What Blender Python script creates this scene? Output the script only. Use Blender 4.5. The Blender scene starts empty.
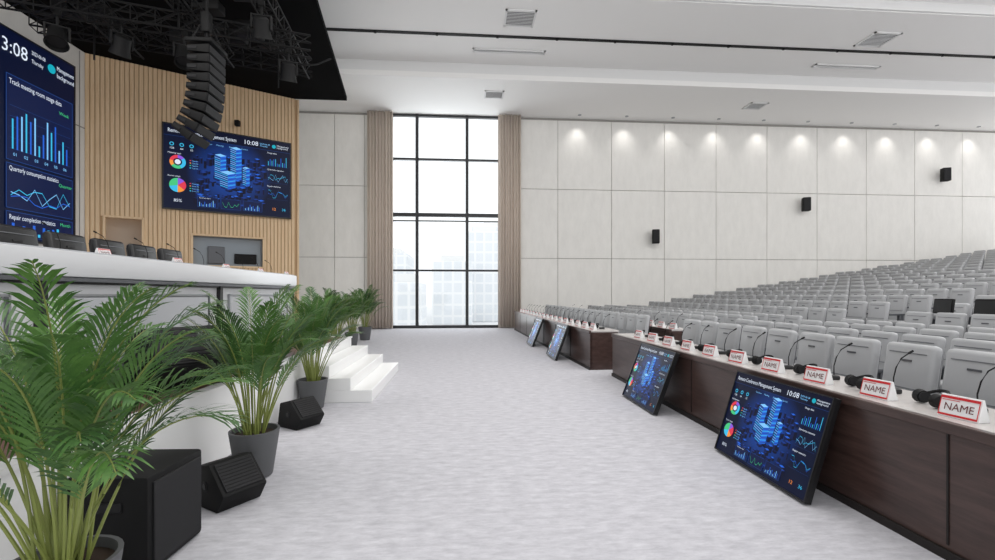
import bpy,bmesh,math,random
from mathutils import Matrix,Vector,Euler
random.seed(7)
S=bpy.context.scene
S.view_settings.view_transform='Standard'
def lin(v):
    v/=255.0
    return v/12.92 if v<=0.04045 else ((v+0.055)/1.055)**2.4
def C(r,g,b): return (lin(r),lin(g),lin(b),1)
MATS={}
def mat(name,col,rough=0.5,metal=0.0,noise=None,emis=None,es=1.0,spec=None,bump=None,rng=(.36,.64)):
    if name in MATS: return MATS[name]
    m=bpy.data.materials.new(name); m.use_nodes=True; nt=m.node_tree
    b=nt.nodes['Principled BSDF']
    b.inputs['Base Color'].default_value=C(*col); b.inputs['Roughness'].default_value=rough; b.inputs['Metallic'].default_value=metal
    if spec is not None: b.inputs['Specular IOR Level'].default_value=spec
    if emis:
        b.inputs['Emission Color'].default_value=C(*emis); b.inputs['Emission Strength'].default_value=es
        b.inputs['Base Color'].default_value=(0.005,0.005,0.008,1); b.inputs['Specular IOR Level'].default_value=.15
    if noise:
        col2,scale,stretch=noise
        g=nt.nodes.new('ShaderNodeNewGeometry'); mp=nt.nodes.new('ShaderNodeMapping'); mp.inputs['Scale'].default_value=stretch
        n=nt.nodes.new('ShaderNodeTexNoise'); n.inputs['Scale'].default_value=scale; n.inputs['Detail'].default_value=6; n.inputs['Roughness'].default_value=0.72
        r=nt.nodes.new('ShaderNodeValToRGB'); r.color_ramp.elements[0].position=rng[0]; r.color_ramp.elements[1].position=rng[1]
        r.color_ramp.elements[0].color=C(*col); r.color_ramp.elements[1].color=C(*col2)
        nt.links.new(g.outputs['Position'],mp.inputs[0]); nt.links.new(mp.outputs[0],n.inputs['Vector'])
        nt.links.new(n.outputs['Fac'],r.inputs[0]); nt.links.new(r.outputs[0],b.inputs['Base Color'])
        if bump:
            bp=nt.nodes.new('ShaderNodeBump'); bp.inputs['Strength'].default_value=bump; bp.inputs['Distance'].default_value=0.01
            nt.links.new(n.outputs['Fac'],bp.inputs['Height']); nt.links.new(bp.outputs[0],b.inputs['Normal'])
    MATS[name]=m; return m
def ident(): return Matrix.Identity(4)
class MB:
    def __init__(s): s.bm=bmesh.new(); s.mats=[]
    def mi(s,m):
        if m not in s.mats: s.mats.append(m)
        return s.mats.index(m)
    def merge(s,t,m,M=None):
        k=s.mi(m); M=M or ident()
        mp={v:s.bm.verts.new(M@v.co) for v in t.verts}
        for f in t.faces:
            nf=s.bm.faces.new([mp[v] for v in f.verts]); nf.material_index=k
        t.free()
    def box(s,c,d,m,b=0.0,seg=2,rot=None,M=None):
        t=bmesh.new(); bmesh.ops.create_cube(t,size=1)
        for v in t.verts: v.co=Vector((v.co.x*d[0],v.co.y*d[1],v.co.z*d[2]))
        if b>0: bmesh.ops.bevel(t,geom=list(t.edges),offset=b,segments=seg,profile=0.5,affect='EDGES')
        R=Matrix.Translation(c)@(Euler(rot).to_matrix().to_4x4() if rot else ident())
        s.merge(t,m,(M@R) if M else R)
    def cyl(s,c,r1,r2,h,m,n=20,rot=None,M=None):
        t=bmesh.new(); bmesh.ops.create_cone(t,cap_ends=True,segments=n,radius1=r1,radius2=r2,depth=h)
        R=Matrix.Translation(c)@(Euler(rot).to_matrix().to_4x4() if rot else ident())
        s.merge(t,m,(M@R) if M else R)
    def poly(s,pts,m,M=None):
        k=s.mi(m)
        vs=[s.bm.verts.new((M@Vector(p)) if M else Vector(p)) for p in pts]
        f=s.bm.faces.new(vs); f.material_index=k
    def prism(s,prof,m,M,depth,b=0):
        t=bmesh.new()
        a=[t.verts.new((p[0],-depth/2,p[1])) for p in prof]; bb=[t.verts.new((p[0],depth/2,p[1])) for p in prof]
        n=len(prof); t.faces.new(a); t.faces.new(bb[::-1])
        for i in range(n): t.faces.new([a[i],bb[i],bb[(i+1)%n],a[(i+1)%n]])
        bmesh.ops.recalc_face_normals(t,faces=t.faces)
        if b>0: bmesh.ops.bevel(t,geom=list(t.edges),offset=b,segments=2,profile=0.5,affect='EDGES')
        s.merge(t,m,M)
    def tube(s,pts,r,m,n=8,M=None,closed=False):
        k=s.mi(m); pts=[Vector(p) for p in pts]; rings=[]
        L=len(pts)
        for i,p in enumerate(pts):
            if closed: d=pts[(i+1)%L]-pts[i-1]
            else: d=pts[min(i+1,L-1)]-pts[max(i-1,0)]
            d.normalize(); up=Vector((0,0,1)) if abs(d.z)<0.9 else Vector((1,0,0))
            a=d.cross(up).normalized(); b=d.cross(a).normalized()
            rr=r[i] if isinstance(r,(list,tuple)) else r
            ring=[]
            for j in range(n):
                an=2*math.pi*j/n; q=p+a*math.cos(an)*rr+b*math.sin(an)*rr
                ring.append(s.bm.verts.new((M@q) if M else q))
            rings.append(ring)
        for i in range(L if closed else L-1):
            A=rings[i];B=rings[(i+1)%L]
            for j in range(n):
                f=s.bm.faces.new([A[j],B[j],B[(j+1)%n],A[(j+1)%n]]); f.material_index=k
        if not closed:
            for R_ in (rings[0],rings[-1]):
                f=s.bm.faces.new(R_); f.material_index=k
    def lathe(s,prof,m,n=28,M=None):
        k=s.mi(m); rings=[]
        for (r,z) in prof:
            ring=[]
            for j in range(n):
                an=2*math.pi*j/n; q=Vector((r*math.cos(an),r*math.sin(an),z)); ring.append(s.bm.verts.new((M@q) if M else q))
            rings.append(ring)
        for i in range(len(rings)-1):
            for j in range(n):
                f=s.bm.faces.new([rings[i][j],rings[i][(j+1)%n],rings[i+1][(j+1)%n],rings[i+1][j]]); f.material_index=k
        f=s.bm.faces.new(rings[0][::-1]); f.material_index=k
        f=s.bm.faces.new(rings[-1]); f.material_index=k
    def text(s,txt,x,y,h,m,z=0.0,align='L',M=None,maxw=None):
        me=text_mesh(txt); k=s.mi(m)
        xs=[v.co.x for v in me.vertices]; 
        w=(max(xs)) ; sc=h/0.7
        sx=sc
        if maxw and w*sc>maxw: sx=maxw/w
        ox=x-(w*sx/2 if align=='C' else (w*sx if align=='R' else 0))
        vs=[]
        for v in me.vertices:
            q=Vector((ox+v.co.x*sx,y+v.co.y*sc,z)); vs.append(s.bm.verts.new((M@q) if M else q))
        for p in me.polygons:
            try:
                f=s.bm.faces.new([vs[i] for i in p.vertices]); f.material_index=k
            except ValueError: pass
    def mesh(s,name,smooth=True,recalc=False):
        me=bpy.data.meshes.new(name)
        if recalc: bmesh.ops.recalc_face_normals(s.bm,faces=s.bm.faces)
        s.bm.to_mesh(me); s.bm.free()
        for m in s.mats: me.materials.append(m)
        if smooth:
            for p in me.polygons: p.use_smooth=True
            me.set_sharp_from_angle(angle=0.7)
        return me
TC={}
def text_mesh(t):
    if t in TC: return TC[t]
    cu=bpy.data.curves.new('lettering','FONT'); cu.body=t; cu.size=1; cu.resolution_u=2
    o=bpy.data.objects.new('lettering',cu); S.collection.objects.link(o)
    bpy.context.view_layer.update()
    me=bpy.data.meshes.new_from_object(o.evaluated_get(bpy.context.evaluated_depsgraph_get()))
    bpy.data.objects.remove(o); TC[t]=me; return me
def obj(name,me,loc=(0,0,0),rotz=0,M=None,parent=None,scale=None):
    o=bpy.data.objects.new(name,me); S.collection.objects.link(o)
    if M is not None: o.matrix_world=M
    else:
        o.location=loc; o.rotation_euler=(0,0,rotz)
        if scale: o.scale=scale
    if parent: o.parent=parent
    return o
# ---------- materials
m_wall=mat('wall_panel_white',(239,237,232),0.6,noise=((232,230,225),3,(1,1,0.35)))
m_groove=mat('panel_groove',(160,157,152),0.8)
m_ceil=mat('ceiling_white',(246,245,243),0.8)
m_ceil2=mat('ceiling_fascia',(232,232,231),0.8)
m_black=mat('matte_black',(11,11,12),0.65,spec=.3)
m_blackceil=mat('stage_ceiling_black',(8,8,9),0.95,spec=.1)
m_blackgl=mat('black_plastic',(18,18,20),0.4)
m_grille=mat('speaker_grille',(34,34,36),0.7,metal=0.3)
m_carpet=mat('carpet_grey',(174,173,179),0.95,noise=((216,215,220),10,(0.6,1.7,1)),bump=0.1,spec=0.05,rng=(.25,.75))
m_oak=mat('oak_slat',(230,202,164),0.55,noise=((218,186,145),2.5,(6,6,0.5)))
m_oakd=mat('oak_backing',(188,156,118),0.7)
m_walnut=mat('dark_walnut',(58,43,40),0.3,noise=((80,62,57),2.0,(3,0.8,9)))
m_walnutd=mat('walnut_seam',(24,17,15),0.6)
m_desktop=mat('desk_top',(196,191,188),0.25)
m_stagewood=mat('stage_wood_floor',(96,66,56),0.3,noise=((118,84,72),3,(5,0.8,1)))
m_white=mat('white_lacquer',(242,242,241),0.35)
m_deskwhite=mat('rostrum_white',(206,207,209),0.3)
m_deskgrey=mat('rostrum_panel',(178,180,184),0.3)
m_leather=mat('grey_leather',(170,171,173),0.45)
m_leatherd=mat('grey_leather_seam',(112,114,118),0.5)
m_frame=mat('grey_frame',(92,94,98),0.4,metal=0.3)
m_blackleather=mat('black_leather',(24,24,26),0.4)
m_pot=mat('pot_charcoal',(88,89,91),0.6)
m_soil=mat('soil',(52,38,28),0.95)
m_leaf=mat('palm_leaf',(56,96,40),0.45,noise=((94,134,62),5,(1,1,1)))
m_leaf2=mat('palm_leaf_dark',(38,74,32),0.45,noise=((70,108,50),5,(1,1,1)))
m_stem=mat('palm_stem',(128,138,70),0.5)
m_curt=mat('curtain_taupe',(208,195,183),0.85)
m_red=mat('red_print',(200,34,40),0.5)
m_ink=mat('ink',(96,24,26),0.5)
m_card=mat('card_white',(240,240,240),0.5)
m_alu=mat('aluminium',(170,172,176),0.3,metal=0.8)
m_gl=mat('control_room_glass',(132,142,150),0.1)
def em(n,c,s=1.0): return mat('screen_'+n,(0,0,0),0.35,emis=c,es=s)
e_white=em('white',(225,235,250)); e_cyan=em('cyan',(60,190,235)); e_teal=em('teal',(20,170,190)); e_blue=em('blue',(36,100,215)); e_panel=em('panel',(10,24,64))
e_navy=em('navy',(5,11,36)); e_red=em('red',(225,60,80)); e_org=em('orange',(245,150,60)); e_grn=em('green',(70,200,130)); e_pur=em('purple',(140,90,220)); e_lb=em('lightblue',(130,200,255)); e_mid=em('midblue',(20,56,136)); e_dk=em('darkblue',(10,28,78)); e_line=em('line',(26,60,120))
def bgmat(name,cx,cy,rad):
    m=bpy.data.materials.new(name); m.use_nodes=True; nt=m.node_tree; b=nt.nodes['Principled BSDF']
    b.inputs['Base Color'].default_value=(0.004,0.006,0.012,1); b.inputs['Roughness'].default_value=0.35; b.inputs['Specular IOR Level'].default_value=.15
    tc=nt.nodes.new('ShaderNodeTexCoord'); mp=nt.nodes.new('ShaderNodeMapping'); mp.inputs['Location'].default_value=(-cx/rad,-cy/rad,0); mp.inputs['Scale'].default_value=(1/rad,1/rad,0)
    g=nt.nodes.new('ShaderNodeTexGradient'); g.gradient_type='SPHERICAL'
    r=nt.nodes.new('ShaderNodeValToRGB'); r.color_ramp.elements[0].position=0; r.color_ramp.elements[1].position=1
    r.color_ramp.elements[0].color=C(5,12,40); r.color_ramp.elements[1].color=C(26,76,170)
    nt.links.new(tc.outputs['Object'],mp.inputs[0]); nt.links.new(mp.outputs[0],g.inputs[0]); nt.links.new(g.outputs['Fac'],r.inputs[0]); nt.links.new(r.outputs[0],b.inputs['Emission Color']); b.inputs['Emission Strength'].default_value=1.0
    return m
m_bg=bgmat('screen_background',0,-.02,.48); m_bg2=bgmat('screen_background_large',-.6,-.3,3.2)
# ---------- screen content  (local: x right, y up, z out)
def rect(b,x0,y0,x1,y1,m,z,M=None): b.poly([(x0,y0,z),(x1,y0,z),(x1,y1,z),(x0,y1,z)],m,M)
def pane(b,x0,y0,x1,y1,z,t=0.004,M=None):
    rect(b,x0,y0,x1,y1,e_panel,z,M)
    for (a,c,d,e) in ((x0,y0,x1,y0+t),(x0,y1-t,x1,y1),(x0,y0,x0+t,y1),(x1-t,y0,x1,y1)): rect(b,a,c,d,e,e_line,z+.0004,M)
def donut(b,cx,cy,r0,r1,cols,z,M=None):
    n=36; tot=sum(c[1] for c in cols); a=math.pi/2
    for col,w in cols:
        k=max(2,int(n*w/tot)); 
        if len(cols)==1: k=24
        da=2*math.pi*w/tot/k
        for i in range(k):
            if r0>0: p=[(cx+r0*math.cos(a),cy+r0*math.sin(a),z),(cx+r1*math.cos(a),cy+r1*math.sin(a),z),(cx+r1*math.cos(a+da),cy+r1*math.sin(a+da),z),(cx+r0*math.cos(a+da),cy+r0*math.sin(a+da),z)]
            else: p=[(cx,cy,z),(cx+r1*math.cos(a),cy+r1*math.sin(a),z),(cx+r1*math.cos(a+da),cy+r1*math.sin(a+da),z)]
            b.poly(p,col,M); a+=da
def linech(b,x0,y0,x1,y1,m,z,seed,t,M=None,n=9):
    rn=random.Random(seed); pts=[(x0+(x1-x0)*i/(n-1),y0+(y1-y0)*rn.random()) for i in range(n)]
    for i in range(n-1):
        (a,c),(d,e)=pts[i],pts[i+1]; b.poly([(a,c-t,z),(d,e-t,z),(d,e+t,z),(a,c+t,z)],m,M)
def bars(b,x0,y0,x1,y1,n,m,z,seed,M=None,fill=.5):
    rn=random.Random(seed); w=(x1-x0)/n
    for i in range(n):
        mm=m if not isinstance(m,list) else m[i%len(m)]
        rect(b,x0+i*w,y0,x0+i*w+w*fill,y0+(y1-y0)*(.25+.75*rn.random()),mm,z,M)
def iso(b,cx,cy,w,h,z,mt,ml,mr,M=None):
    q=w*.3
    b.poly([(cx-w,cy,z),(cx,cy-q,z),(cx,cy-q+h,z),(cx-w,cy+h,z)],ml,M)
    b.poly([(cx,cy-q,z),(cx+w,cy,z),(cx+w,cy+h,z),(cx,cy-q+h,z)],mr,M)
    b.poly([(cx-w,cy+h,z),(cx,cy-q+h,z),(cx+w,cy+h,z),(cx,cy+q+h,z)],mt,M)
def city(b,z,M=None,sx=.36,sy=.36,n=110,cx0=0,cy0=-.08,seed=4,sc=1,tw=1.0):
    rn=random.Random(seed); L=[]
    for i in range(n):
        L.append((cx0+rn.uniform(-sx,sx),cy0+rn.uniform(-sy,sy*.7),rn.uniform(.012,.04)*sc,rn.uniform(.01,.09)*sc))
    L.sort(key=lambda t:-t[1])
    zz=z
    for (x,y,w,h) in L:
        zz+=.00002
        c=rn.choice([(e_mid,e_dk,e_navy),(e_mid,e_dk,e_navy),(e_blue,e_dk,e_navy),(e_dk,e_navy,e_navy)])
        iso(b,x,y,w,h,zz,*c,M)
    for (x,y,w,h) in ((-.10,-.05,.055,.26),(.05,-.03,.055,.34),(.15,-.09,.035,.2),(-.03,-.13,.075,.16)):
        zz+=.0002
        sc2=sc*tw
        iso(b,cx0+x*sc2,cy0+y*sc2+.05*sc,w*sc2,h*sc2,zz,e_lb,e_mid,e_blue,M)
        k=int(h/.022)
        for i in range(k):
            yy=cy0+.05*sc+(y+.012+.022*i)*sc2; q=w*sc2*.3
            X=cx0+x*sc2; W=w*sc2
            b.poly([(X-W,yy,zz+.0001),(X,yy-q,zz+.0001),(X,yy-q+.007*sc,zz+.0001),(X-W,yy+.007*sc,zz+.0001)],e_lb if i%3 else e_cyan,M)
            b.poly([(X,yy-q,zz+.0001),(X+W,yy,zz+.0001),(X+W,yy+.007*sc,zz+.0001),(X,yy-q+.007*sc,zz+.0001)],e_cyan if i%2 else e_mid,M)
def dashboard(name):
    b=MB(); W,H=.7,.5
    rect(b,-W,-H,W,H,m_bg,0)
    city(b,.0005,sx=.38,n=150,tw=1.15)
    z=.006
    rect(b,-W,.37,W,H,e_navy,z-.001); rect(b,-W,.368,W,.372,e_line,z)
    b.text('Remote Conference Management System',-.66,.41,.046,e_white,z,maxw=.72)
    b.text('10:08',.14,.405,.055,e_white,z); b.text('2023-06-08',.33,.432,.018,e_lb,z); b.text('Thursday',.33,.405,.018,e_lb,z)
    donut(b,.50,.428,0,.024,[(e_teal,1)],z); b.text('Management',.535,.435,.02,e_white,z); b.text('background',.535,.408,.02,e_white,z)
    for i,t in enumerate(('Overview','Meeting','Equipment','Service')): b.text(t,-.3+.14*i,.325,.017,e_lb,z)
    for i in range(3):
        donut(b,-.62+i*.1,.27,.014,.022,[(e_cyan,1)],z); b.text(str((128,64,32)[i]),-.62+i*.1,.21,.022,e_white,z,'C')
    cols=[(e_red,3),(e_org,2),(e_grn,3),(e_cyan,4),(e_pur,2)]
    donut(b,-.56,.06,.045,.082,cols,z); donut(b,-.56,.06,0,.03,[(e_white,1)],z)
    donut(b,-.56,-.22,0,.085,[(e_grn,4),(e_cyan,3),(e_org,2),(e_red,3),(e_pur,2)],z)
    b.text('Meeting type',-.66,.155,.018,e_white,z); b.text('Room usage',-.66,-.12,.018,e_white,z)
    for j in range(4):
        rect(b,-.44,.09-j*.03,-.425,.1-j*.03,cols[j][0],z); b.text('Type 0%d'%(j+1),-.415,.088-j*.03,.013,e_lb,z)
        rect(b,-.44,-.19-j*.03,-.425,-.18-j*.03,cols[j][0],z); b.text('Room 0%d'%(j+1),-.415,-.192-j*.03,.013,e_lb,z)
    for i,y in enumerate((.2,-.02,-.24)):
        b.text(('Usage data','Quarterly statistics','Repair statistics')[i],.42,y+.13,.018,e_white,z)
        rect(b,.42,y-.035,.67,y-.033,e_line,z)
        if i==0: bars(b,.43,y-.03,.67,y+.1,11,[e_cyan,e_blue],z,i+3,fill=.3)
        else:
            linech(b,.43,y-.02,.67,y+.09,e_cyan,z,i,.0022); linech(b,.43,y-.02,.67,y+.09,e_blue if i==2 else e_lb,z+.0002,i+8,.0022)
    for i in range(3):
        x=-.36+i*.25
        pane(b,x,-.46,x+.22,-.33,z-.0008); 
        if i==1: linech(b,x+.015,-.44,x+.2,-.37,e_grn,z,22,.0025)
        else: bars(b,x+.02,-.45,x+.2,-.37,10,[e_lb,e_blue],z,i+30,fill=.35)
    b.text('Equipment status',-.34,-.352,.012,e_white,z)
    b.text('12',.5,-.42,.035,e_org,z,'C'); b.text('36',.62,-.42,.035,e_cyan,z,'C'); b.text('85%',-.56,-.42,.035,e_white,z,'C')
    return b.mesh(name,False)
dash=dashboard('dashboard_content')
def frameM(o,right,up):
    r=Vector(right).normalized(); u=Vector(up).normalized(); n=r.cross(u).normalized()
    M=Matrix((( r.x,u.x,n.x,o[0]),(r.y,u.y,n.y,o[1]),(r.z,u.z,n.z,o[2]),(0,0,0,1)))
    return M
def screen(name,o,right,up,w,h,th=.05,bez=.012):
    b=MB(); b.box((0,0,-th/2-.001),(w+2*bez,h+2*bez,th),m_blackgl,.004,1)
    b.box((0,0,-th-.03),(w*.5,h*.5,.06),m_black,.005,1)
    for sx_,sy_,cx_,cy_ in ((w+2*bez,bez,0,h/2+bez/2),(w+2*bez,bez,0,-h/2-bez/2),(bez,h,w/2+bez/2,0),(bez,h,-w/2-bez/2,0)):
        b.box((cx_,cy_,.005),(sx_,sy_,.016),m_blackgl)
    M=frameM(o,right,up)
    p=obj(name,b.mesh(name,False),M=M)
    c=obj('display_content',dash); c.parent=p; c.scale=(w/1.4,h/1.0,1); c.location=(0,0,.002)
    return p
# ---------- ROOM
FW=21.7
b=MB(); b.box((8,9.5,-.05),(42,27,.1),m_carpet); obj('floor',b.mesh('floor'))
b=MB()
def panels(b,x0,x1,step,y):
    b.box(((x0+x1)/2,y+.16,5.1),(x1-x0,.2,10.2),m_groove)
    x=x0
    while x<x1-.01:
        xe=min(x+step,x1)
        for k in range(3):
            b.box(((x+xe)/2,y+.03,3.3*k+1.65),(xe-x-.025,.06,3.275),m_wall)
        x=xe
panels(b,1.9,30,2.62,FW); panels(b,-5.9,-3.3,1.35,FW); panels(b,-13,-5.9,2.4,FW)
obj('wall_far',b.mesh('wall_far',False))
# ceiling
b=MB()
b.box((8.5,15.85,10.7),(43,4.3,.2),m_ceil); b.box((8.5,5,11.0),(43,17.4,.2),m_ceil); b.box((8.5,13.66,10.80),(43,.1,.36),m_ceil2)
b.box((8.5,18.02,10.33),(43,.06,.56),m_ceil2)
b.box((8.5,20.0,10.1),(43,4.1,.2),m_ceil)
b.box((8.5,16,10.59),(43,.14,.03),m_black)
obj('ceiling',b.mesh('ceiling',False))
sp=MB(); 
for i in range(15): sp.cyl((-3+i*2.1,16,10.565),.05,.045,.05,m_black,12)
obj('ceiling_slot_spotlights',sp.mesh('slot_spots'))
def diffuser(x,y,z,sx,sy):
    b=MB(); t=.06
    b.box((0,sy/2-t/2,-.02),(sx,t,.04),m_ceil2); b.box((0,-sy/2+t/2,-.02),(sx,t,.04),m_ceil2)
    b.box((sx/2-t/2,0,-.02),(t,sy,.04),m_ceil2); b.box((-sx/2+t/2,0,-.02),(t,sy,.04),m_ceil2)
    b.box((0,0,-.006),(sx-.05,sy-.05,.01),m_frame)
    n=max(2,int((sy-.1)/.08))
    for i in range(n): b.box((0,-sy/2+.06+(i+.5)*(sy-.12)/n,-.02),(sx-.1,.03,.02),m_ceil2,rot=(.5,0,0))
    obj('air_vent',b.mesh('air_vent',False),(x,y,z))
diffuser(1.85,14.9,10.6,1.0,.9); diffuser(14.6,15.2,10.6,1.0,.9); diffuser(1.7,16.95,10.6,2.7,.25); diffuser(15.1,17.1,10.6,2.7,.25)
diffuser(1.3,19.3,10,.8,.7); diffuser(13,19.6,10,.8,.7)
rows=[(3.95,0)]+[(5.2+1.05*k,max(0,.155*(k-2))) for k in range(0,22)]
b=MB()
for k,(x,z) in enumerate(rows):
    if z>0: b.box((x+.15+ (30-x)/2-.35,9.55,z-.0775),(30-x+.0,24,.155),m_carpet)
obj('tiered_floor',b.mesh('tiered_floor',False))
# window
wx=[-3.3,-2.14,.19,1.9]; wz=[.05,2.7,5.3,7.9,10.0]
b=MB(); m_mull=mat('window_frame_black',(38,39,42),0.4)
for i,x in enumerate(wx): b.box((x,FW+.05,5.0),(.14 if i in(1,2) else .1,.18,9.98),m_mull)
for i,z in enumerate(wz): b.box((-.7,FW+.05,min(z,9.93)),(5.2,.16,.09 if i not in(0,2) else .17),m_mull)
b.box((-.7,FW+.05,5.02),(5.2,.16,.05),m_mull)
o=obj('window_1',b.mesh('window_1',False))
gm=bpy.data.materials.new('window_glass'); gm.use_nodes=True; nt=gm.node_tree; nt.nodes.clear()
out=nt.nodes.new('ShaderNodeOutputMaterial'); tr=nt.nodes.new('ShaderNodeBsdfTransparent'); gl=nt.nodes.new('ShaderNodeBsdfGlossy'); gl.inputs['Roughness'].default_value=.05
mx=nt.nodes.new('ShaderNodeMixShader'); mx.inputs[0].default_value=.06; tr.inputs[0].default_value=(.95,.98,.99,1)
nt.links.new(tr.outputs[0],mx.inputs[1]); nt.links.new(gl.outputs[0],mx.inputs[2]); nt.links.new(mx.outputs[0],out.inputs[0])
g=MB(); g.poly([(-3.3,FW+.08,0),(1.9,FW+.08,0),(1.9,FW+.08,10),(-3.3,FW+.08,10)],gm); obj('glass',g.mesh('glass'),parent=o)
def curtain(x0,x1,ph):
    b=MB(); n=140; k=b.mi(m_curt); lo=[];hi=[]
    for i in range(n+1):
        t=i/n; x=x0+(x1-x0)*t; y=FW-.3+.055*math.sin(t*2*math.pi*8+ph)+.015*math.sin(t*31)
        lo.append(b.bm.verts.new((x,y,.03))); hi.append(b.bm.verts.new((x,y,9.98)))
    for i in range(n):
        f=b.bm.faces.new([lo[i],lo[i+1],hi[i+1],hi[i]]); f.material_index=k
    o=obj('curtain',b.mesh('curtain'))
    sm=o.modifiers.new('thickness','SOLIDIFY'); sm.thickness=.02
curtain(-4.35,-3.2,0); curtain(1.65,2.72,1)
# outside
m_fac=bpy.data.materials.new('hazed_facade'); m_fac.use_nodes=True; nt=m_fac.node_tree; bs=nt.nodes['Principled BSDF']
br=nt.nodes.new('ShaderNodeTexBrick'); br.offset=0; br.inputs['Scale'].default_value=1; br.inputs['Brick Width'].default_value=1.5; br.inputs['Row Height'].default_value=1.7; br.inputs['Mortar Size'].default_value=.18
br.inputs['Color1'].default_value=C(222,226,230); br.inputs['Color2'].default_value=C(229,232,235); br.inputs['Mortar'].default_value=C(238,239,240)  # outdoor haze is put into these near-white, low-contrast facade colours
g_=nt.nodes.new('ShaderNodeNewGeometry'); sp_=nt.nodes.new('ShaderNodeSeparateXYZ'); cb=nt.nodes.new('ShaderNodeCombineXYZ')
ad=nt.nodes.new('ShaderNodeMath'); ad.operation='ADD'
nt.links.new(g_.outputs['Position'],sp_.inputs[0]); nt.links.new(sp_.outputs[0],ad.inputs[0]); nt.links.new(sp_.outputs[1],ad.inputs[1]); nt.links.new(ad.outputs[0],cb.inputs[0]); nt.links.new(sp_.outputs[2],cb.inputs[1]); nt.links.new(cb.outputs[0],br.inputs['Vector']); nt.links.new(br.outputs[0],bs.inputs['Base Color'])
bs.inputs['Roughness'].default_value=.8
for (x,y,w,d,h) in ((-1.6,75,6,12,9.5),(3.8,82,6,12,15),(-14,90,8,12,12),(-7,60,4,8,6),(9,110,14,12,20)):
    b=MB(); b.box((0,0,h/2),(w,d,h),m_fac,.1,1); b.box((0,0,h+.5),(w*.6,d*.6,1.2),m_ceil2); obj('office_building',b.mesh('office_building',False),(x,y,-3))
b=MB(); b.box((0,100,-3.1),(200,150,.2),mat('outside_paving',(225,226,227),.9)); obj('outside_ground',b.mesh('og'))
def wallspk(x,z):
    b=MB(); b.box((0,0,0),(.34,.3,.66),m_black,.03); b.box((0,-.155,0),(.28,.02,.6),m_grille,.005,1); b.box((0,.2,0),(.1,.18,.1),m_black)
    obj('wall_speaker',b.mesh('wall_speaker'),(x,FW-.32,z),rotz=-.35)
wallspk(9.2,4.35); wallspk(16.8,6.0); wallspk(24.2,7.6)
# ---------- LEFT STAGE WALLS
LX=-11.3
b=MB(); b.box((LX-.25,6,4.45),(.3,17.7,8.88),m_wall)
for y in (-1,2,14.6): b.box((LX-.1,y,4.45),(.02,.03,8.8),m_groove)
for z in (3.3,6.6): b.box((LX-.1,6,z),(.02,17.7,.03),m_groove)
obj('wall_stage',b.mesh('wall_stage',False))
# LED wall
b=MB(); M=frameM((LX,9.2,5.6),(0,1,0),(0,0,1))
def Y(y): return y-9.2
def Z(zz): return zz-5.6
b.box(((Y(14.34)-5)/2,0,-.05),(Y(14.34)+5,5.3,.1),m_blackgl); rect(b,-4.9,-2.6,Y(14.28),2.6,m_bg2,.004)
city(b,.006,sx=1.9,sy=1.7,n=160,cx0=-1.2,cy0=-.5,sc=5)
z=.03
b.text('13:08',Y(12.82),Z(7.62),.34,e_white,z,'R',maxw=.9); b.text('2023-06-08',Y(12.93),Z(7.88),.1,e_white,z,maxw=.4); b.text('Thursday',Y(12.93),Z(7.66),.1,e_white,z,maxw=.34)
donut(b,Y(13.52),Z(7.78),0,.12,[(e_teal,1)],z); b.text('Management',Y(13.68),Z(7.82),.12,e_white,z,maxw=.56); b.text('background',Y(13.68),Z(7.62),.12,e_white,z,maxw=.56)
x0,x1=Y(12.25),Y(14.2)
b.text('Track meeting room usage data',x0+.08,Z(6.87),.13,e_white,z+.002,maxw=1.5)
pane(b,x0,Z(4.95),x1,Z(7.1),z-.002,.02); bars(b,x0+.15,Z(5.25),x1-.1,Z(6.3),14,[e_cyan,e_blue,e_lb],z+.001,5,fill=.35)
for i in range(5): rect(b,x0+.1,Z(5.25+.27*i),x1-.08,Z(5.26+.27*i),e_line,z)
b.text('Week',x1-.45,Z(6.62),.09,e_grn,z+.002); 
for i in range(6): b.text('0%d'%(i+1),x0+.18+.29*i,Z(5.08),.08,e_lb,z+.002)
pane(b,x0,Z(3.75),x1,Z(4.88),z-.002,.02); b.text('Quarterly consumption statistics',x0+.08,Z(4.7),.12,e_white,z+.002,maxw=1.4)
linech(b,x0+.12,Z(3.95),x1-.1,Z(4.5),e_cyan,z+.001,3,.011); linech(b,x0+.12,Z(3.95),x1-.1,Z(4.4),e_lb,z+.002,9,.011); linech(b,x0+.12,Z(3.9),x1-.1,Z(4.2),e_blue,z+.003,12,.011)
pane(b,x0,Z(3.05),x1,Z(3.68),z-.002,.02); b.text('Repair completion statistics',x0+.08,Z(3.48),.12,e_white,z+.002,maxw=1.3)
b.text('Month',x1-.42,Z(3.5),.09,e_grn,z+.002); b.text('Quarter',x1-.46,Z(4.6),.09,e_grn,z+.002)
bars(b,x0+.15,Z(3.1),x1-.1,Z(3.4),12,[e_blue,e_cyan],z+.001,15)
b.text('Remote Conference Management System',Y(7.6),Z(7.6),.3,e_white,z,'C',maxw=5.4)
obj('led_video_wall',b.mesh('led_wall',False),M=M)
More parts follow.
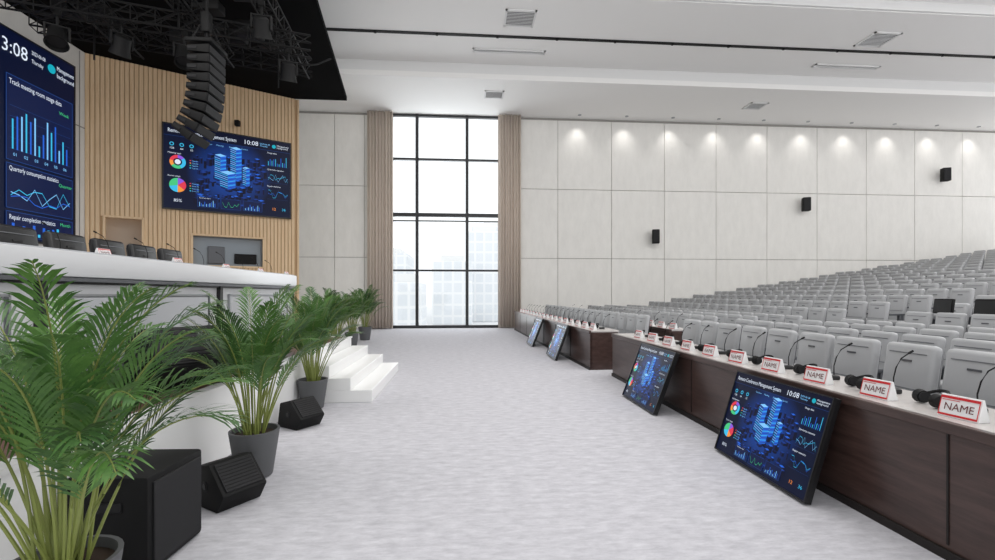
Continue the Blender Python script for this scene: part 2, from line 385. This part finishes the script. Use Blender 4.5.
# wood wing wall
A=Vector((LX-.1,14.80,0)); dr=Vector((.869,.495,0)).normalized(); nr=Vector((dr.y,-dr.x,0))
WM=Matrix(((dr.x,nr.x,0,A.x),(dr.y,nr.y,0,A.y),(0,0,1,0),(0,0,0,1)))
Lw=5.98; b=MB(); Ht=8.88
holes=[(.45,1.4,0,4.0),(2.7,4.85,2.55,3.6)]
def pc(x0,x1,z0,z1): b.box(((x0+x1)/2,-.08,(z0+z1)/2),(x1-x0,.16,z1-z0),m_oakd,M=WM)
pc(0,.45,0,Ht); pc(.45,1.4,4.0,Ht); pc(1.4,2.7,0,Ht); pc(2.7,4.85,0,2.55); pc(2.7,4.85,3.6,Ht); pc(4.85,Lw,0,Ht)
p=.118; n=int(Lw/p)
for i in range(n):
    x=(i+.5)*p; segs=[(0,Ht)]
    for (a,c,z0,z1) in holes:
        if a-.04<x<c+.04: segs=[(0,z0),(z1,Ht)] if z0>0 else [(z1,Ht)]
    for z0,z1 in segs: b.box((x,.012,(z0+z1)/2),(.092,.035,z1-z0),m_oak,M=WM)
for (a,c,z0,z1) in holes:
    t=.06
    b.box(((a+c)/2,.0,z1),(c-a+t,.16,t),m_oak,M=WM); b.box((a,.0,(z0+z1)/2),(t,.16,z1-z0),m_oak,M=WM); b.box((c,.0,(z0+z1)/2),(t,.16,z1-z0),m_oak,M=WM)
    if z0>0: b.box(((a+c)/2,.0,z0),(c-a+t,.16,t),m_oak,M=WM)
b.box((.92,-.5,2),(1.1,.05,4.1),mat('passage_wall',(170,156,142),.8),M=WM)
b.box((3.77,-.3,3.07),(2.3,.05,1.2),m_gl,M=WM)
b.box((3.4,-.2,2.95),(.5,.06,.6),m_frame,.02,M=WM); b.box((4.3,-.2,2.85),(.7,.06,.35),m_black,.02,M=WM)
b.box((Lw+.03,-.1,Ht/2),(.06,.3,Ht),m_oak,M=WM)
obj('wall_stage_wing',b.mesh('wood_wing',False))
b=MB(); c0=WM@Vector((Lw,-.2,0)); b.poly([(c0.x,c0.y,0),(-8.6,FW,0),(-8.6,FW,10),(c0.x,c0.y,10)],m_wall); obj('wall_stage_return',b.mesh('ret',False))
b=MB();b.box((0,0,0),(.16,.14,.2),m_black,.02); b.tube([(0,.05,0),(0,.2,.05)],.02,m_black); q=WM@Vector((4.0,.3,7.5)); obj('surveillance_camera',b.mesh('cam'),tuple(q))
sc_c=WM@Vector((3.82,.14,5.77)); screen('wall_display_screen',tuple(sc_c),tuple(dr),(0,0,1),3.78,2.72,.08,.04)
# stage ceiling
b=MB(); pts=[(-13,-3),(-1.9,-3),(-3.63,11.65),(-4.37,17.75),(-13,17.75)]
lo=[(x,y,8.9) for x,y in pts]; hi=[(x,y,9.05) for x,y in pts]
b.poly(lo[::-1],m_blackceil); b.poly(hi,m_blackceil)
for i in range(5): b.poly([lo[i],lo[(i+1)%5],hi[(i+1)%5],hi[i]],m_blackceil)
obj('ceiling_stage',b.mesh('cs',False))
# ---------- truss rig
def truss(b,p0,p1,w=.34):
    p0=Vector(p0);p1=Vector(p1); d=(p1-p0); L=d.length; d.normalize(); s_=d.cross(Vector((0,0,1))).normalized(); u=Vector((0,0,1))
    cs=[s_*w/2+u*w/2,s_*-w/2+u*w/2,s_*-w/2-u*w/2,s_*w/2-u*w/2]
    for c in cs: b.tube([p0+c,p1+c],.022,m_black,6)
    n=int(L/.4)
    for i in range(n):
        a=p0+d*(L*i/n); e=p0+d*(L*(i+1)/n)
        for j in range(4):
            k=(j+1)%4
            b.tube([a+cs[j],e+cs[k]],.011,m_black,5); b.tube([a+cs[j],a+cs[k]],.011,m_black,5)
b=MB()
truss(b,(-9.6,9.2,7.3),(-3.5,10.9,7.3)); truss(b,(-9.9,11.4,7.9),(-4.2,13.2,7.9))
truss(b,(-7.4,8.3,7.6),(-8.2,12.2,7.7)); truss(b,(-4.0,9.0,7.6),(-4.4,13.0,7.7)); truss(b,(-5.6,8.7,7.6),(-6.2,12.6,7.75))
for x,y in ((-8.5,9.6),(-4.2,10.7),(-6,10.2),(-8.8,11.7),(-5,12.9)): b.tube([(x,y,7.2),(x,y,8.88)],.02,m_black,6)
for i in range(16):
    x=random.uniform(-9,-4.2); y=random.uniform(9.6,12.5); b.box((x,y,7.9+random.random()*.5),(random.uniform(.3,.8),random.uniform(.2,.5),random.uniform(.15,.35)),m_black,.02)
for i in range(6):
    a=Vector((random.uniform(-9,-4),random.uniform(9.5,12),7.5)); c=a+Vector((random.uniform(-1.6,1.6),random.uniform(-.6,.6),0))
    b.tube([a,a.lerp(c,.25)-Vector((0,0,.2)),a.lerp(c,.5)-Vector((0,0,.28)),a.lerp(c,.75)-Vector((0,0,.2)),c],.02,m_black,6)
obj('lighting_truss',b.mesh('truss'))
def stagelight(x,y,z,rz,tilt):
    b=MB(); b.tube([(0,0,.5),(0,0,.22)],.025,m_black); b.box((0,0,.2),(.36,.08,.04),m_black,.01,1)
    b.box((.18,0,.08),(.03,.08,.28),m_black); b.box((-.18,0,.08),(.03,.08,.28),m_black); b.box((0,0,.45),(.12,.1,.1),m_black)
    M=Matrix.Rotation(tilt,4,'X')
    b.lathe([(.1,.17),(.15,.13),(.155,-.1),(.19,-.22),(.17,-.22),(.14,-.12)],m_black,22,M=M); b.cyl((0,0,-.14),.145,.145,.02,m_grille,20,M=M)
    obj('stage_spotlight',b.mesh('spot'),(x,y,z),rz)
for a in ((-7.95,9.66,6.66,.6,-.5),(-6.95,9.94,6.7,.9,.5),(-5.9,10.23,6.66,.6,-.4),(-3.95,10.76,6.66,.4,.4),(-4.05,9.6,7.0,.2,.5),(-5.85,11.2,7.05,.3,.5)): stagelight(*a)
# line array
b=MB(); x,z,a=-5.0,6.35,0
yc=9.4
b.box((x,yc,z+.08),(.5,.62,.08),m_black,.02)
b.tube([(x,yc,z+.1),(x,yc,8.9)],.03,m_black); b.tube([(x-.2,yc-.2,z+.1),(x,yc,z+.7)],.015,m_black); b.tube([(x+.2,yc+.2,z+.1),(x,yc,z+.7)],.015,m_black)
b.box((x,yc,z+.55),(.16,.16,.4),m_black,.03)
inc=[0,0,1,1,2,4,6,7,8,8]
for i,dv in enumerate(inc):
    a+=math.radians(dv); dn=Vector((-math.sin(a),0,-math.cos(a))); c=Vector((x,yc,z))+dn*.09
    M=Matrix.Translation(c)@Matrix.Rotation(a,4,'Y')
    b.prism([(-.2,-.055),(.2,-.084),(.2,.084),(-.2,.055)],m_black,M,.62,.01)
    b.box((.205,0,0),(.02,.57,.14),m_grille,.004,1,M=M)
    b.box((-.1,-.315,0),(.16,.012,.05),m_grille,M=M)
    x+=dn.x*.18; z+=dn.z*.18
obj('line_array_speaker',b.mesh('line_array'))
# ---------- STAGE
b=MB(); SX=-2.3; SH=.72
b.box(((SX-11.3)/2,4,SH/2),(11.3+SX,11.4,SH-.02),m_white); b.box(((SX-11.3)/2,3.95,SH-.01),(11.3+SX-.02,11.3,.03),m_stagewood)
b.box((SX-.04,3.98,SH-.006),(.12,11.46,.03),m_white); b.box((SX-4.5,9.66,SH-.006),(9,.1,.03),m_white)
b.box((-7.4,4.6,SH+.21),(7.6,8.5,.43),m_stagewood)
obj('stage_platform',b.mesh('stage',False))
b=MB()
for i in range(3):
    x1=-1.34-.31*i; x0=SX+.02
    b.box(((x0+x1)/2,8.3,.09+.18*i),(x1-x0,2.75,.18),m_white,.006,1)
obj('stage_steps',b.mesh('steps',False))
# rostrum desk
b=MB(); DX=-3.2; y0,y1=1.16,8.9; 
b.box((DX-.06,(y0+y1)/2,1.25),(.12,y1-y0,1.02),m_deskwhite)
b.box((DX-.3,(y0+y1)/2,1.84),(.76,y1-y0+.06,.21),m_deskwhite,.02,2)
b.box((DX-.25,(y0+y1)/2,1.715),(.7,y1-y0,.03),m_frame)
b.box((DX-.3,(y0+y1)/2,1.95),(.7,y1-y0-.05,.012),m_deskgrey)
b.box((DX-.3,y1-.05,1.24),(.7,.1,.98),m_deskwhite,.02)
b.box((DX,(y0+y1)/2,.82),(.1,y1-y0,.16),m_walnut)
for i,y in enumerate((1.16,3.72,6.28,8.84)):
    b.box((DX+.02,y,1.24),(.06,.07,.96),m_blackgl,.005,1)
    if i<3:
        b.box((DX+.01,y+1.28,1.69),(.05,2.5,.02),m_blackgl)
        b.box((DX+.015,y+1.28,1.26),(.03,2.0,.62),m_deskgrey,.012,1)
        for dz in (-.33,.33): b.box((DX+.02,y+1.28,1.26+dz),(.03,2.06,.018),m_alu)
        for dy in (-1.03,1.03): b.box((DX+.02,y+1.28+dy,1.26),(.03,.018,.66),m_alu)
obj('rostrum_desk',b.mesh('rostrum'))
# ---------- chairs
def chair(name,ml,fr,arms=True,office=False,h=1.14):
    b=MB()
    b.box((-.02,0,.44),(.5,.48,.12),ml,.04,3)
    M=Matrix.Translation((.26,0,.44))@Matrix.Rotation(math.radians(9),4,'Y')
    H=(h-.44)
    b.box((0,0,H/2),(.1,.49,H),ml,.045,3,M=M)
    b.box((-.052,0,H-.09),(.006,.36,.008),m_leatherd,M=M); b.box((-.054,0,H-.16),(.008,.10,.018),fr,M=M)
    b.box((-.052,0,H*.42),(.006,.44,.008),m_leatherd,M=M)
    b.box((.056,0,H*.5),(.012,.43,H-.1),fr,.005,1,M=M)
    for s_ in (-1,1):
        b.box((0,s_*.265,.64),(.4,.045,.045),fr,.015,2)
        if not office: b.box((.12,s_*.265,.32),(.1,.035,.62),fr,.008,1)
        else: b.tube([(-.1,s_*.265,.63),(-.05,s_*.265,.42),(.0,s_*.2,.38)],.016,fr)
    if office:
        b.cyl((0,0,.23),.03,.03,.32,m_alu,12)
        for i in range(5):
            a=i*2*math.pi/5; e=Vector((.27*math.cos(a),.27*math.sin(a),.07)); b.tube([(0,0,.11),e],[.03,.018],m_alu); b.cyl(e-Vector((0,0,.035)),.03,.03,.07,m_black,10)
    else: b.box((.0,0,.19),(.3,.3,.38),fr,.02,1)
    return b.mesh(name)
ch_off=chair('conference_chair',m_leather,m_frame,office=True,h=1.15)
ch_th=chair('auditorium_seat',m_leather,m_frame,h=1.12)
ch_blk=chair('black_chair',m_blackleather,m_blackgl,office=True,h=1.1)
def plate():
    b=MB(); w=.22
    b.prism([(-.045,0),(.045,0),(.006,.135),(-.006,.135)],m_card,ident(),w,.002)
    u=Vector((.039,0,.135)).normalized(); M=frameM((-.0275,0,.0675),(0,-1,0),u); M=Matrix.Translation(M.col[2].to_3d()*.003)@M
    rect(b,-.105,.046,.105,.062,m_red,.001,M); rect(b,-.105,-.062,.105,-.05,m_red,.001,M); rect(b,-.095,.034,.0,.038,m_red,.001,M)
    rect(b,-.105,-.062,-.1,.062,m_red,.0012,M); rect(b,.1,-.062,.105,.062,m_red,.0012,M)
    b.text('NAME',0,-.026,.046,m_ink,.0015,'C',M,maxw=.16)
    return b.mesh('name_plate',False)
def micm():
    b=MB(); b.box((0,0,.02),(.12,.1,.04),m_blackgl,.012,2); b.box((-.01,0,.042),(.05,.04,.006),m_alu)
    P=[(0.03,0,.04),(.03,0,.12),(.05,0,.2),(.09,0,.27),(.15,0,.31)]
    b.tube(P,.0045,m_black,6); b.tube([P[-1],(.18,0,.328)],.009,m_black,8); return b.mesh('mic')
def headm():
    b=MB(); P=[(0,.085*math.cos(t),.06+.1*math.sin(t)) for t in [math.pi*i/12 for i in range(13)]]
    M=Matrix.Rotation(math.radians(62),4,'Y')
    b.tube(P,.011,m_black,6,M=Matrix.Translation((0,0,.03))@M)
    for s_ in (-1,1): b.cyl((.05,s_*.085,.049),.048,.042,.05,m_black,16,rot=(math.pi/2,0,0)); b.cyl((.05,s_*.06,.049),.036,.036,.02,m_grille,16,rot=(math.pi/2,0,0))
    return b.mesh('headphones')
pl=plate(); mc=micm(); hp=headm()
DT=.83
def desk(name,x0f,ya,yb,w=.62,top=DT,seams=1.8):
    b=MB(); xa,xb=x0f(ya),x0f(yb); L=math.hypot(xb-xa,yb-ya); an=math.atan2(-(xb-xa),(yb-ya))
    M=Matrix.Translation((xa,ya,0))@Matrix.Rotation(an,4,'Z')
    b.box((.03,L/2,top/2-.02),(.05,L,top-.04),m_walnut,M=M)
    b.box((w/2+.02,L/2,top-.02),(w,L,.04),m_desktop,.006,1,M=M)
    b.box((.008,L/2,top-.035),(.05,L+.01,.07),m_walnut,.006,1,M=M)
    b.box((.0,L/2,.03),(.03,L,.06),m_walnutd,M=M)
    for y in (.02,L-.02): b.box((w/2,y,top/2-.02),(w-.02,.04,top-.04),m_walnut,M=M)
    n=int(L/seams)
    for i in range(1,n+1): b.box((.002,L*i/(n+1),top/2+.02),(.008,.012,top-.14),m_walnutd,M=M)
    for i in range(1,n+1): b.box((w/2,L*i/(n+1),top/2-.02),(w-.1,.03,top-.05),m_walnut,M=M)
    return obj(name,b.mesh(name))
fA=lambda y:2.91
fB=lambda y:2.66-(y-9.5)*.0333
desk('conference_desk',fA,1.0,8.8); desk('conference_desk',fB,9.5,20.4)
desk('conference_desk',lambda y:4.5-(y-9.7)*.02,9.7,20.4,w=.5)
def seat_setup(y,f,z0=DT):
    x=f(y)
    obj('name_plate',pl,(x+.17,y,z0+.0005),rotz=random.uniform(-.05,.05)+.12)
    obj('gooseneck_microphone',mc,(x+.40,y+.14,z0),rotz=random.uniform(-.3,.3))
    obj('headphones',hp,(x+.25,y+.33,z0),rotz=random.uniform(-.3,.3))
for k in range(-2,10):
    seat_setup(2.62+.58*k,fA)
    obj('conference_chair',ch_off,(3.85-.08,2.78+.58*k,0),rotz=random.uniform(-.05,.05))
for k in range(0,18):
    y=9.8+.58*k; seat_setup(y,fB); obj('conference_chair',ch_off,(fB(y)+.98,y+.1,0),rotz=random.uniform(-.04,.04))
    obj('name_plate',pl,(4.62-(y-9.7)*.02,y,DT),rotz=.1)
    if k%2==0: obj('gooseneck_microphone',mc,(4.75-(y-9.7)*.02,y+.2,DT))
def row(x,z,ya,n):
    if n<1: return
    o=obj('auditorium_seat_row',ch_th,(x-.1,ya,z)); m=o.modifiers.new('array','ARRAY'); m.count=n; m.use_relative_offset=False; m.use_constant_offset=True; m.constant_offset_displace=(0,.58,0)
for k,(x,z) in enumerate(rows[1:]):
    if x>28: break
    st=max(1.6,x/1.26-2.6)
    if k==0: row(x,z,st,int((8.6-st)/.58)+1); row(x+.12,z,10.0,18); continue
    if st<8.2: row(x,z,st,int((8.6-st)/.58)+1)
    s2=max(10.0,st); row(x,z,s2,int((20.9-s2)/.58)+1)
b=MB(); b.box((0,0,.13),(.05,.34,.27),m_black,.015,2,rot=(0,.15,0)); b.box((.03,0,0),(.05,.06,.1),m_black,.005,1); b.box((-.03,0,.13),(.005,.3,.22),m_blackgl,rot=(0,.15,0)); tm=b.mesh('tab')
for x,y,z in ((8.68,7.02,1.25),(8.68,7.7,1.25)): obj('seat_back_monitor',tm,(x,y,z))
# rostrum items
for k in range(11):
    y=3.2+.56*k
    obj('gooseneck_microphone',mc,(-3.5,y,1.957),rotz=math.pi+.5,scale=(.8,.8,.8))
    if k%2==0: obj('name_plate',pl,(-3.36,y+.25,1.957),rotz=math.pi,scale=(.6,.7,.5))
for k in range(7): obj('executive_chair',ch_blk,(-4.4,3.9+.66*k,1.145),rotz=math.pi,scale=(1,1.1,1.08))
# TVs
def tv(ya,yb,xb,xt,zt,zb=.03):
    w=abs(ya-yb); up=Vector((xt-xb,0,zt-zb)); h=up.length
    screen('floor_display_screen',((xb+xt)/2,(ya+yb)/2,(zt+zb)/2),(0,-1,0),up,w,h,.05,.012)
tv(3.30,4.52,2.58,2.82,.80); tv(5.87,7.03,2.50,2.80,.82)
tv(10.85,12.0,2.2,2.5,.84); tv(13.75,14.9,2.08,2.40,.84)
# ---------- wedge speakers
def wedge(name,w,s=1.0):
    b=MB(); pr=[(-.26,0),(.16,0),(.26,.16),(.02,.40),(-.2,.34)]
    pr=[(a*s,c*s) for a,c in pr]; b.prism(pr,m_black,ident(),w,.012)
    p1=Vector((.26*s,0,.16*s)); p2=Vector((.02*s,0,.40*s)); u=(p2-p1).normalized(); c=(p1+p2)/2
    M=frameM(tuple(c),(0,1,0),tuple(u))
    L=(p2-p1).length; b.box((0,0,.006),(w-.06,L-.05,.014),m_grille,.004,1,M=M)
    for i in range(8): b.box((0,-L/2+.05+i*(L-.1)/7,.014),(w-.08,.006,.004),m_black,M=M)
    for sy in (-1,1):
        b.cyl((-.02*s,sy*w/2,.2*s),.045*s,.045*s,.012,m_grille,16,rot=(math.pi/2,0,0))
        b.cyl((-.02*s,sy*(w/2+.006),.2*s),.025*s,.025*s,.008,m_blackgl,14,rot=(math.pi/2,0,0))
    return b.mesh(name)
wd=wedge('stage_monitor_speaker',.34,.85); wd2=wedge('big_monitor',.66,1.4)
obj('stage_monitor_speaker',wd,(-1.80,3.70,0),rotz=-.6)
obj('stage_monitor_speaker',wd,(-1.96,5.75,0),rotz=-.6)
obj('stage_monitor_speaker',wd2,(-2.70,4.62,SH+.01),rotz=-.6)
b=MB(); b.box((0,0,.29),(.46,.5,.56),m_black,.02,2); b.box((.235,0,.29),(.02,.43,.48),m_grille,.004,1); b.box((0,-.252,.4),(.18,.012,.06),m_grille,.01,1)
for sx in(-.17,.17):
    for sy in (-.19,.19): b.cyl((sx,sy,.01),.03,.03,.02,m_black,10)
obj('subwoofer_speaker',b.mesh('sub'),(-1.98,2.98,0),rotz=-.05)
# ---------- palms
def palm(seed,nf=26,Hs=1.0,spread=1.0,ts=.42):
    rn=random.Random(seed); b=MB()
    b.lathe([(.13,0),(.15,.01),(.205,.38),(.21,.42),(.19,.42),(.185,.37)],m_pot,28); b.cyl((0,0,.365),.184,.184,.02,m_soil,24)
    for i in range(nf):
        az=i*2.399+rn.uniform(-.3,.3); t0=i/nf
        el=math.radians(89-19*t0*spread+rn.uniform(-4,3)); L=(1.42-.38*t0+rn.uniform(-.08,.08))*Hs
        r0=.02+.07*rn.random(); p=Vector((r0*math.cos(az),r0*math.sin(az),.37)); n=18; pts=[p.copy()]
        bend=math.radians(rn.uniform(45,80)*(.55+.40*t0+.2))*spread
        for k in range(n):
            t=(k+1)/n; e=el-bend*t**2.6; azz=az+.15*math.sin(t*2+seed)
            p=p+Vector((math.cos(azz)*math.cos(e),math.sin(azz)*math.cos(e),math.sin(e)))*(L/n); pts.append(p.copy())
        b.tube(pts,[.0085*(1-.8*k/n) for k in range(n+1)],m_stem,5)
        ml=m_leaf if rn.random()<.55 else m_leaf2; kk=b.mi(ml)
        N=30
        for j in range(N):
            t=ts+(1-ts)*(j+.5)/N; f=t*n; i0=min(int(f),n-1); q=pts[i0].lerp(pts[i0+1],f-i0); d=(pts[i0+1]-pts[i0]).normalized()
            side=d.cross(Vector((0,0,1))); 
            if side.length<.12: side=Vector((-math.sin(az),math.cos(az),0))
            side.normalize(); un=side.cross(d).normalized()
            ll=.27*Hs*(math.sin(math.pi*min(1,(t-ts+.08)/(1.06-ts)))**.6*.85+.15)*rn.uniform(.8,1.1)
            for sg in (-1,1):
                dd=(side*sg*.6+d*(.7+.5*t)+un*.18+Vector((0,0,rn.uniform(-.15,.1)))).normalized()
                w=.0070; wv=dd.cross(un).normalized()*w
                m1=q+dd*ll*.35; m2=q+dd*ll*.7-Vector((0,0,.03*ll/.3)); tp=q+dd*ll-Vector((0,0,.085*ll/.3))
                v=[b.bm.verts.new(x_) for x_ in (q,m1+wv,m1-wv,m2+wv*.8,m2-wv*.8,tp)]
                for fc in ((0,1,2),(1,3,4,2),(3,5,4)):
                    F=b.bm.faces.new([v[a_] for a_ in fc]); F.material_index=kk
    return b.mesh('palm')
pm=[palm(3,32,1.0,1.22,.38),palm(11,32),palm(29,32)]
for i,(x,y,z,s_,r) in enumerate(((-1.76,2.16,0,1.02,.4),(-1.83,4.2,0,.97,1),(-2.1,6.62,0,.97,2),(-3.05,10.6,0,1.0,3),(-3.3,12.3,0,1.0,4.2),(-3.4,14.4,0,1.0,.3),(-3.4,16.3,0,1.1,1.3))):
    o=obj('potted_palm',pm[0 if i==0 else 1+i%2],(x,y,z+.003),rotz=r,scale=(s_,s_,s_))
# ---------- lights
def area(n,loc,sx,sy,e,rot=(0,0,0),col=(1,1,1)):
    l=bpy.data.lights.new(n,'AREA'); l.shape='RECTANGLE'; l.size=sx; l.size_y=sy; l.energy=e; l.color=col
    o=bpy.data.objects.new(n,l); S.collection.objects.link(o); o.location=loc; o.rotation_euler=rot
area('hall_fill',(4,6.5,10.85),14,8,850,col=(1,.985,.96)); area('hall_fill',(19,7.5,10.85),14,9,850,col=(1,.985,.96))  # unseen area fills under the ceiling, added to brighten the hall softly
area('stage_light',(-6.8,6.2,8.8),5,4,320,rot=(.5,0,0),col=(1,.98,.95))
area('window_daylight',(-.7,22.2,5),5,9.5,300,rot=(-math.pi/2,0,0),col=(.97,.985,1))
for i in range(10):
    l=bpy.data.lights.new('wall_washer','SPOT'); l.energy=60; l.spot_size=math.radians(90); l.spot_blend=1.0; l.shadow_soft_size=.1; l.color=(1,.98,.95)
    o=bpy.data.objects.new('wall_washer_downlight',l); S.collection.objects.link(o); o.location=(5.45+2.26*i,FW-.5,9.95); o.rotation_euler=(math.radians(12),0,0)
b=MB()
for i in range(10): b.cyl((5.45+2.26*i,FW-.5,9.985),.08,.08,.03,m_alu,16)
obj('downlight_fixtures',b.mesh('dl'))
w=bpy.data.worlds.new('sky'); S.world=w; w.use_nodes=True; bg=w.node_tree.nodes['Background']; bg.inputs[0].default_value=(.975,.98,.99,1); bg.inputs[1].default_value=1.42
# ---------- camera
cam=bpy.data.cameras.new('camera'); cam.sensor_width=36; cam.lens=460/995*36; cam.shift_y=14/995; cam.clip_start=.05; cam.clip_end=500
co=bpy.data.objects.new('camera',cam); S.collection.objects.link(co); co.location=(0,0,1.6); co.rotation_euler=(math.pi/2,0,-math.atan(34.5/460)); S.camera=co
